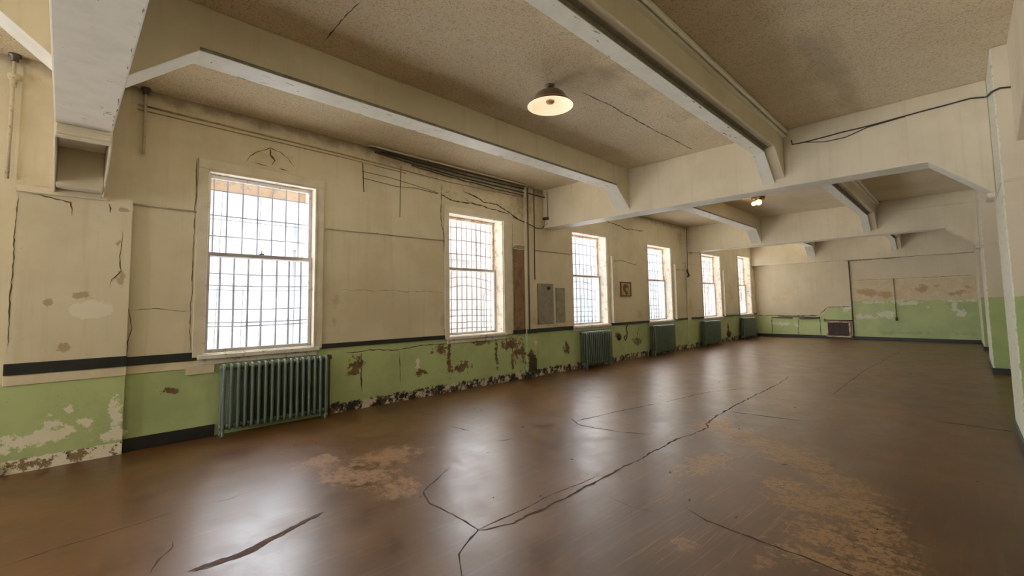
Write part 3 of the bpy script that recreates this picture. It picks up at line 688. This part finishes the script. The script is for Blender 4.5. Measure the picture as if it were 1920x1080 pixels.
tag(m.build('ceiling_pipe', M['pipe'], fix=False), 'cream pipe on the ceiling edge above the second window', 'pipe')
cable('ceiling_pipe', [(.08, 3.44, H - .03), (.07, 5.2, H - .04), (.10, 7.2, H - .03)], .014, 'dpipe', 'sooty pipe between the cream pipe and the wall', 'pipe')
cable('ceiling_pipe', [(.02, 3.6, 4.18), (.025, 4.41, 4.13), (.025, 5.23, 4.10), (.025, 7.2, 4.09), (.09, 7.3, 4.08), (.09, 7.84, 4.07)], .016, 'dpipe', 'sooty pipe running along the top of the wall', 'pipe')
cable('ceiling_pipe', sag((.05, 3.7, 4.20), (.05, 7.25, 4.165), 10, .03, .006), .012, 'wire', 'thin black pipe sagging between the sooty pipes above the second window', 'pipe')
cable('wall_cable', sag((.02, 4.3, 4.10), (.02, 7.2, 4.02), 14, .02, .012), .009, 'wire', 'lowest crooked black cable under the sooty pipes', 'cable')
cable('hanging_wire', [(.012, 3.39, 3.95), (.012, 3.40, 3.7), (.015, 3.41, 3.47)], .006, 'wire', 'short wire dangling left above the plain wall', 'wire')
cable('hanging_wire', [(.012, 4.10, 4.03), (.012, 4.09, 3.6), (.012, 4.08, 3.14)], .005, 'wire', 'long thin wire dangling between first and second windows', 'wire')
cable('strung_wire', [(.012, 3.38, 3.81), (.012, 3.9, 3.80), (.012, 4.36, 3.76), (.012, 4.89, 3.70)], .004, 'wire', 'upper of two thin wires strung across to the second window', 'wire')
cable('strung_wire', [(.012, 3.38, 3.70), (.012, 4.04, 3.67), (.012, 4.41, 3.71), (.012, 4.89, 3.68)], .004, 'wire', 'lower of two thin wires strung across to the second window', 'wire')
cable('wall_conduit', [(.085, 7.26, 1.05), (.085, 7.26, 2.6), (.085, 7.27, 4.2)], .016, 'dpipe', 'dark upright conduit on the left edge of the narrow pilaster', 'conduit')
cable('wall_conduit', [(.085, 7.46, 2.15), (.085, 7.47, 3.0), (.085, 7.48, 4.2)], .010, 'wire', 'thin upright cable on the right edge of the narrow pilaster', 'cable')
cable('wall_cable', [(.012, 6.9, 3.50), (.012, 7.17, 3.44), (.085, 7.24, 3.40), (.085, 7.48, 3.34), (.03, 7.60, 3.33), (.015, 7.84, 3.36), (.05, 7.855, 3.42)], .010, 'wire', 'cable looping from the second window round the narrow pilaster')
root = empty('junction_box', (.10, 7.83, 3.5)); tag(root, 'small black junction box hanging at the crossbeam end', 'junction box')
part(MB().box(.05, .19, 7.80, 7.865, 3.54, 3.60).box(.09, .15, 7.79, 7.80, 3.555, 3.585), 'box', M['wire'], root, bevel=.006)
part(MB().tube([(.16, 7.845, 3.60), (.165, 7.845, 3.85), (.165, 7.845, 4.2)], .006), 'wire', M['wire'], root)
part(MB().tube([(.08, 7.84, 3.54), (.06, 7.84, 3.45), (.12, 7.845, 3.42), (.17, 7.845, 3.47)], .005), 'loose_wire', M['wire'], root)
m = MB()
m.tube([(5.08, 7.85, 4.06), (5.09, 7.85, 3.99), (5.2, 7.855, 3.985)] + sag((5.3, 7.855, 3.99), (7.0, 7.855, 4.06), 8, .01) + [(7.13, 7.855, 4.03)], .009, 6)
m.tube([(5.25, 7.855, 3.98), (5.5, 7.855, 3.92), (5.75, 7.855, 3.92), (6.0, 7.855, 3.99), (6.4, 7.855, 4.02)], .006, 6)
m.tube([(7.13, 7.855, 4.03), (7.135, 7.5, 3.93), (7.135, 6.885, 3.77), (7.2, 6.885, 3.79), (7.28, 6.885, 3.77)], .009, 6)
tag(m.build('sagging_cable', M['wire'], fix=False), 'black cable strung along the first crossbeam to the right pier', 'cable')
root = empty('hanging_hook', (.07, 15.45, 2.5)); tag(root, 'cord with a dark hook hanging by the second far crossbeam', 'hook')
part(MB().tube([(.065, 15.52, 4.2), (.07, 15.47, 3.4), (.07, 15.44, 2.72)], .010, 6), 'cord', M['wire'], root)
part(MB().tube([(.07, 15.44, 2.74), (.07, 15.40, 2.66), (.07, 15.48, 2.60), (.09, 15.50, 2.52), (.07, 15.42, 2.48)], .030, 8), 'hook', M['wire'], root)
part(MB().tube([(.06, 15.1, 2.93), (.06, 16.2, 2.93)], .010, 6), 'crossbar', M['pipe'], root)

root = empty('wall_panel', (0, 7.0, 1.07)); tag(root, 'tall stained brown board right of the second window', 'board')
part(MB().box(0, .02, 6.87, 7.19, 1.065, 2.80), 'board', M['brownp'], root, bevel=.004)
part(MB().tube([(.03, 6.84, 2.82), (.035, 6.86, 2.88), (.035, 7.0, 2.90), (.035, 7.18, 2.88)], .016, 8), 'top_rail', M['casing'], root)
root = empty('wall_board', (0, 7.9, 1.15)); tag(root, 'larger mottled grey board with a black knob on it', 'board', 'grey boards on the window wall')
part(MB().box(0, .015, 7.63, 8.18, 1.14, 2.07), 'board', M['greyp'], root, bevel=.003); part(MB().lathe([(0, .03), (.035, .03), (.04, 0)], (.015, 8.0, 1.97), 16, axis=0), 'knob', M['wire'], root)
tag(MB().box(0, .015, 8.27, 8.61, 1.16, 1.98).build('wall_board', M['greyp'], bevel=.003), 'smaller plain grey board left of the third window', 'board', 'grey boards on the window wall')
# framed drawing of a head
root = empty('framed_picture', (0, 11.4, 1.8)); tag(root, 'small framed brown drawing of a head between two windows', 'picture')
y0, y1, z0, z1 = 11.12, 11.69, 1.79, 2.20
part(MB().box(0, .03, y0, y1, z0, z0 + .03).box(0, .03, y0, y1, z1 - .03, z1).box(0, .03, y0, y0 + .04, z0, z1).box(0, .03, y1 - .04, y1, z0, z1), 'frame', M['wood'], root, bevel=.004)
part(MB().box(0, .012, y0 + .03, y1 - .03, z0 + .02, z1 - .02), 'paper', M['paper'], root)
m = MB(); yc, zc = 11.41, 2.02
m.prism([(yc + .15 * math.cos(a) * (1 + .08 * math.sin(3 * a)), zc + .12 * math.sin(a)) for a in [2 * PI * q / 24 for q in range(24)]], 0, .012, .016)
m.prism([(yc + .02, zc - .09), (yc + .13, zc - .07), (yc + .10, zc - .16), (yc + .03, zc - .19), (yc - .04, zc - .14)], 0, .012, .0155)
part(m, 'drawn_head', M['ink'], root); part(MB().prism([(yc + .05 + .07 * math.cos(a), zc - .04 + .055 * math.sin(a)) for a in [2 * PI * q / 16 for q in range(16)]], 0, .016, .018), 'drawn_face', M['paper'], root)
# broken socket and loose cable on the green dado
root = empty('wall_socket', (0, 10.98, .66)); tag(root, 'broken round black socket on the green wall below the drawing', 'socket')
part(MB().lathe([(0, .035), (.07, .035), (.10, .01), (.10, 0)], (0, 11.0, .66), 20, axis=0), 'rim', M['wire'], root); part(MB().lathe([(0, .045), (.03, .045), (.03, .03)], (0, 11.0, .66), 12, axis=0), 'plug', M['brass'], root)
cable('hanging_cable', [(.015, 11.45, .98), (.02, 11.36, .90), (.02, 11.40, .75), (.02, 11.36, .60), (.02, 11.28, .55), (.02, 11.22, .62), (.02, 11.30, .68)], .012, 'wire', 'curled loose cable hanging beside the round socket')

# far wall fittings
root = empty('vent_grille', (3.06, FAR, .1)); tag(root, 'brown slatted vent grille low on the end wall', 'vent')
x0, x1, z0, z1 = 2.72, 3.43, .12, .66; yf = FAR - .05
part(MB().box(x0 - .05, x1 + .06, yf, FAR, z0 - .05, z0).box(x0 - .05, x1 + .06, yf, FAR, z1, z1 + .06).box(x0 - .05, x0, yf, FAR, z0, z1).box(x1, x1 + .06, yf, FAR, z0, z1), 'frame', M['rust'], root, bevel=.006)
m = MB()
for k in range(15): x = x0 + (k + .5) * (x1 - x0) / 15; m.box(x - .012, x + .012, FAR - .035, FAR - .022, z0, z1)
m.box(x0, x1, FAR - .02, FAR - .004, z0, z1)
part(m, 'slats', M['grill'], root)
part(MB().tube([(x0 - .12, FAR - .06, .76), (x1 + .14, FAR - .06, .755)], .022, 8).box(x0 - .12, x0 - .07, FAR - .09, FAR, .70, .82), 'top_bar', M['dpipe'], root)
m = MB(); m.tube([(.62, FAR - .03, .86), (1.45, FAR - .03, .845)], .022, 8); m.tube([(.95, FAR - .03, .92), (1.4, FAR - .03, .91), (2.2, FAR - .03, .88)], .014, 8)
m.tube([(1.70, FAR - .05, .83), (1.95, FAR - .05, .85), (2.15, FAR - .05, .84), (2.45, FAR - .05, .86)], .028, 8)
tag(m.build('wall_rods', M['dpipe'], fix=False), 'rusty rods fixed across the green dado of the end wall', 'rod')
cable('wall_conduit', [(3.57, FAR - .02, .05), (3.57, FAR - .02, 1.5), (3.56, FAR - .02, 3.2)], .022, 'dpipe', 'dark upright conduit on the end wall right of the grille', 'conduit')
root = empty('hanging_wire', (4.92, FAR - .02, .8)); tag(root, 'cord with a plug hanging on the green end wall', 'cord')
part(MB().tube([(4.92, FAR - .02, 2.40), (4.925, FAR - .02, 1.5), (4.93, FAR - .02, .85)], .012, 6), 'cord', M['seam'], root); part(MB().lathe([(0, -.06), (.03, -.05), (.035, .05), (.012, .08)], (4.93, FAR - .035, .82), 10), 'plug', M['wire'], root)

# ------------------------------------------------------------------ outside
root = empty('exterior_building', (-14, 30, -3)); tag(root, 'pale brick building seen through the barred windows', 'building')
m = MB(); m.box(-20, -14, 8.9, 60, -3, 4.3); part(m, 'wall', M['brick'], root)
part(MB().box(-20.2, -13.85, 8.7, 60.2, 4.3, 4.55), 'parapet', M['ground'], root)
for k in range(9):
    y = 13.4 + k * 5; part(MB().box(-14.03, -13.96, y, y + 1.3, .2, 2.2), 'window', M['slate'], root)
root = empty('outside_lamp_post', (-6.2, 4.5, -1)); tag(root, 'grey lamp post outside the nearest window', 'lamp post')
part(MB().tube([(-6.2, 4.5, -1), (-6.2, 4.5, 3.9)], .05, 10), 'post', M['post'], root); part(MB().lathe([(.05, 0), (.13, .05), (.09, .6), (.03, .75), (0, .76)], (-6.2, 4.5, 3.2), 14), 'head', M['post'], root)
# dead vines on the outer face of the two farthest windows
def vines(y0, y1, z0, z1, n, label):
    m = MB(); rnd = random.Random(int(y0 * 10))
    for k in range(n):
        y = rnd.uniform(y0 + .3 * (y1 - y0), y1 - .05); z = rnd.uniform(z0, z1 - .4); pts = []; a = rnd.uniform(.6, 2.4)
        for q in range(9):
            pts.append((-.42 + rnd.uniform(-.03, .03), min(max(y, y0 + .03), y1 - .03), min(max(z, z0 + .03), z1 - .03))); a += rnd.uniform(-.7, .7); y += .16 * math.cos(a); z += .16 * math.sin(a)
        m.tube(pts, [.014 * (1 - q / 11) for q in range(9)], 5)
    tag(m.build('dead_vine', M['vine'], fix=False), label, 'vine')
vines(20.62, 22.2, 1.2, 3.55, 26, 'brown dead vine climbing across the farthest window')
vines(16.82, 18.62, 1.1, 3.4, 12, 'brown dead vine at the rust-streaked fifth window')

# ------------------------------------------------------------------ light
wd = bpy.data.worlds.new('overcast_sky'); bpy.context.scene.world = wd; wd.use_nodes = True
bg = wd.node_tree.nodes['Background']; 
wt = wd.node_tree; tc = wt.nodes.new('ShaderNodeTexCoord'); sp = wt.nodes.new('ShaderNodeSeparateXYZ'); mr = wt.nodes.new('ShaderNodeMapRange')
mr.interpolation_type = 'SMOOTHSTEP'; mr.inputs[1].default_value = -.25; mr.inputs[2].default_value = .02; mr.inputs[3].default_value = SKY * 3.0; mr.inputs[4].default_value = SKY   # lower half brightened, an added uplight for the ceiling; hazy sky above
wt.links.new(tc.outputs['Generated'], sp.inputs[0]); wt.links.new(sp.outputs[2], mr.inputs[0]); wt.links.new(mr.outputs[0], bg.inputs[1])
bg.inputs[0].default_value = (.96, .98, 1.0, 1)
def portal(loc, rot, sx, sy):
    l = bpy.data.lights.new('window_portal', 'AREA'); l.shape = 'RECTANGLE'; l.size = sx; l.size_y = sy; l.cycles.is_portal = True
    o = bpy.data.objects.new('window_portal', l); C.objects.link(o); o.location = loc; o.rotation_euler = rot
for (y0, y1, z0, z1, xs) in WIN: portal((-TH - .01, (y0 + y1) / 2, (z0 + z1) / 2), (0, -PI / 2, 0), z1 - z0, y1 - y0)
for a, b_ in BW: portal(((a + b_) / 2, BACK - .31, 2.25), (PI / 2, 0, 0), b_ - a, 2.7)

# ------------------------------------------------------------------ camera
R = ((0.7032664925327508, 0.7107752037483731, -0.01465776985565156), (0.0613433045185431, -0.04011, 0.9973097318286451), (-0.7082748332896122, 0.7022736731117273, 0.07182234041532597))
r_, u_, f_ = (Vector(a).normalized() for a in R)
cd = bpy.data.cameras.new('camera'); co = bpy.data.objects.new('camera', cd); C.objects.link(co)
co.matrix_world = Matrix(((r_.x, u_.x, -f_.x, 6.7988), (r_.y, u_.y, -f_.y, 0), (r_.z, u_.z, -f_.z, 1.6), (0, 0, 0, 1)))
cd.sensor_fit = 'HORIZONTAL'; cd.sensor_width = 36; cd.lens = 36 * 842.126 / 1920
cd.shift_x = 5.068 / 1920; cd.shift_y = -29.39 / 1920; cd.clip_start = .02; cd.clip_end = 300
sc = bpy.context.scene; sc.camera = co
sc.view_settings.view_transform = 'Standard'; sc.view_settings.look = 'None'; sc.view_settings.gamma = 1; sc.view_settings.exposure = .30; sc.view_settings.use_curve_mapping = False
sc.cycles.use_denoising = True; sc.cycles.denoiser = 'OPENIMAGEDENOISE'; sc.cycles.denoising_input_passes = 'RGB_ALBEDO_NORMAL'; sc.cycles.denoising_prefilter = 'ACCURATE'; sc.cycles.use_light_tree = True; sc.cycles.use_adaptive_sampling = True; sc.cycles.adaptive_threshold = .04; sc.cycles.max_bounces = 7; sc.cycles.diffuse_bounces = 4; sc.cycles.glossy_bounces = 3; sc.cycles.transparent_max_bounces = 10
sc.cycles.sample_clamp_indirect = 8; sc.cycles.sample_clamp_direct = 1.4
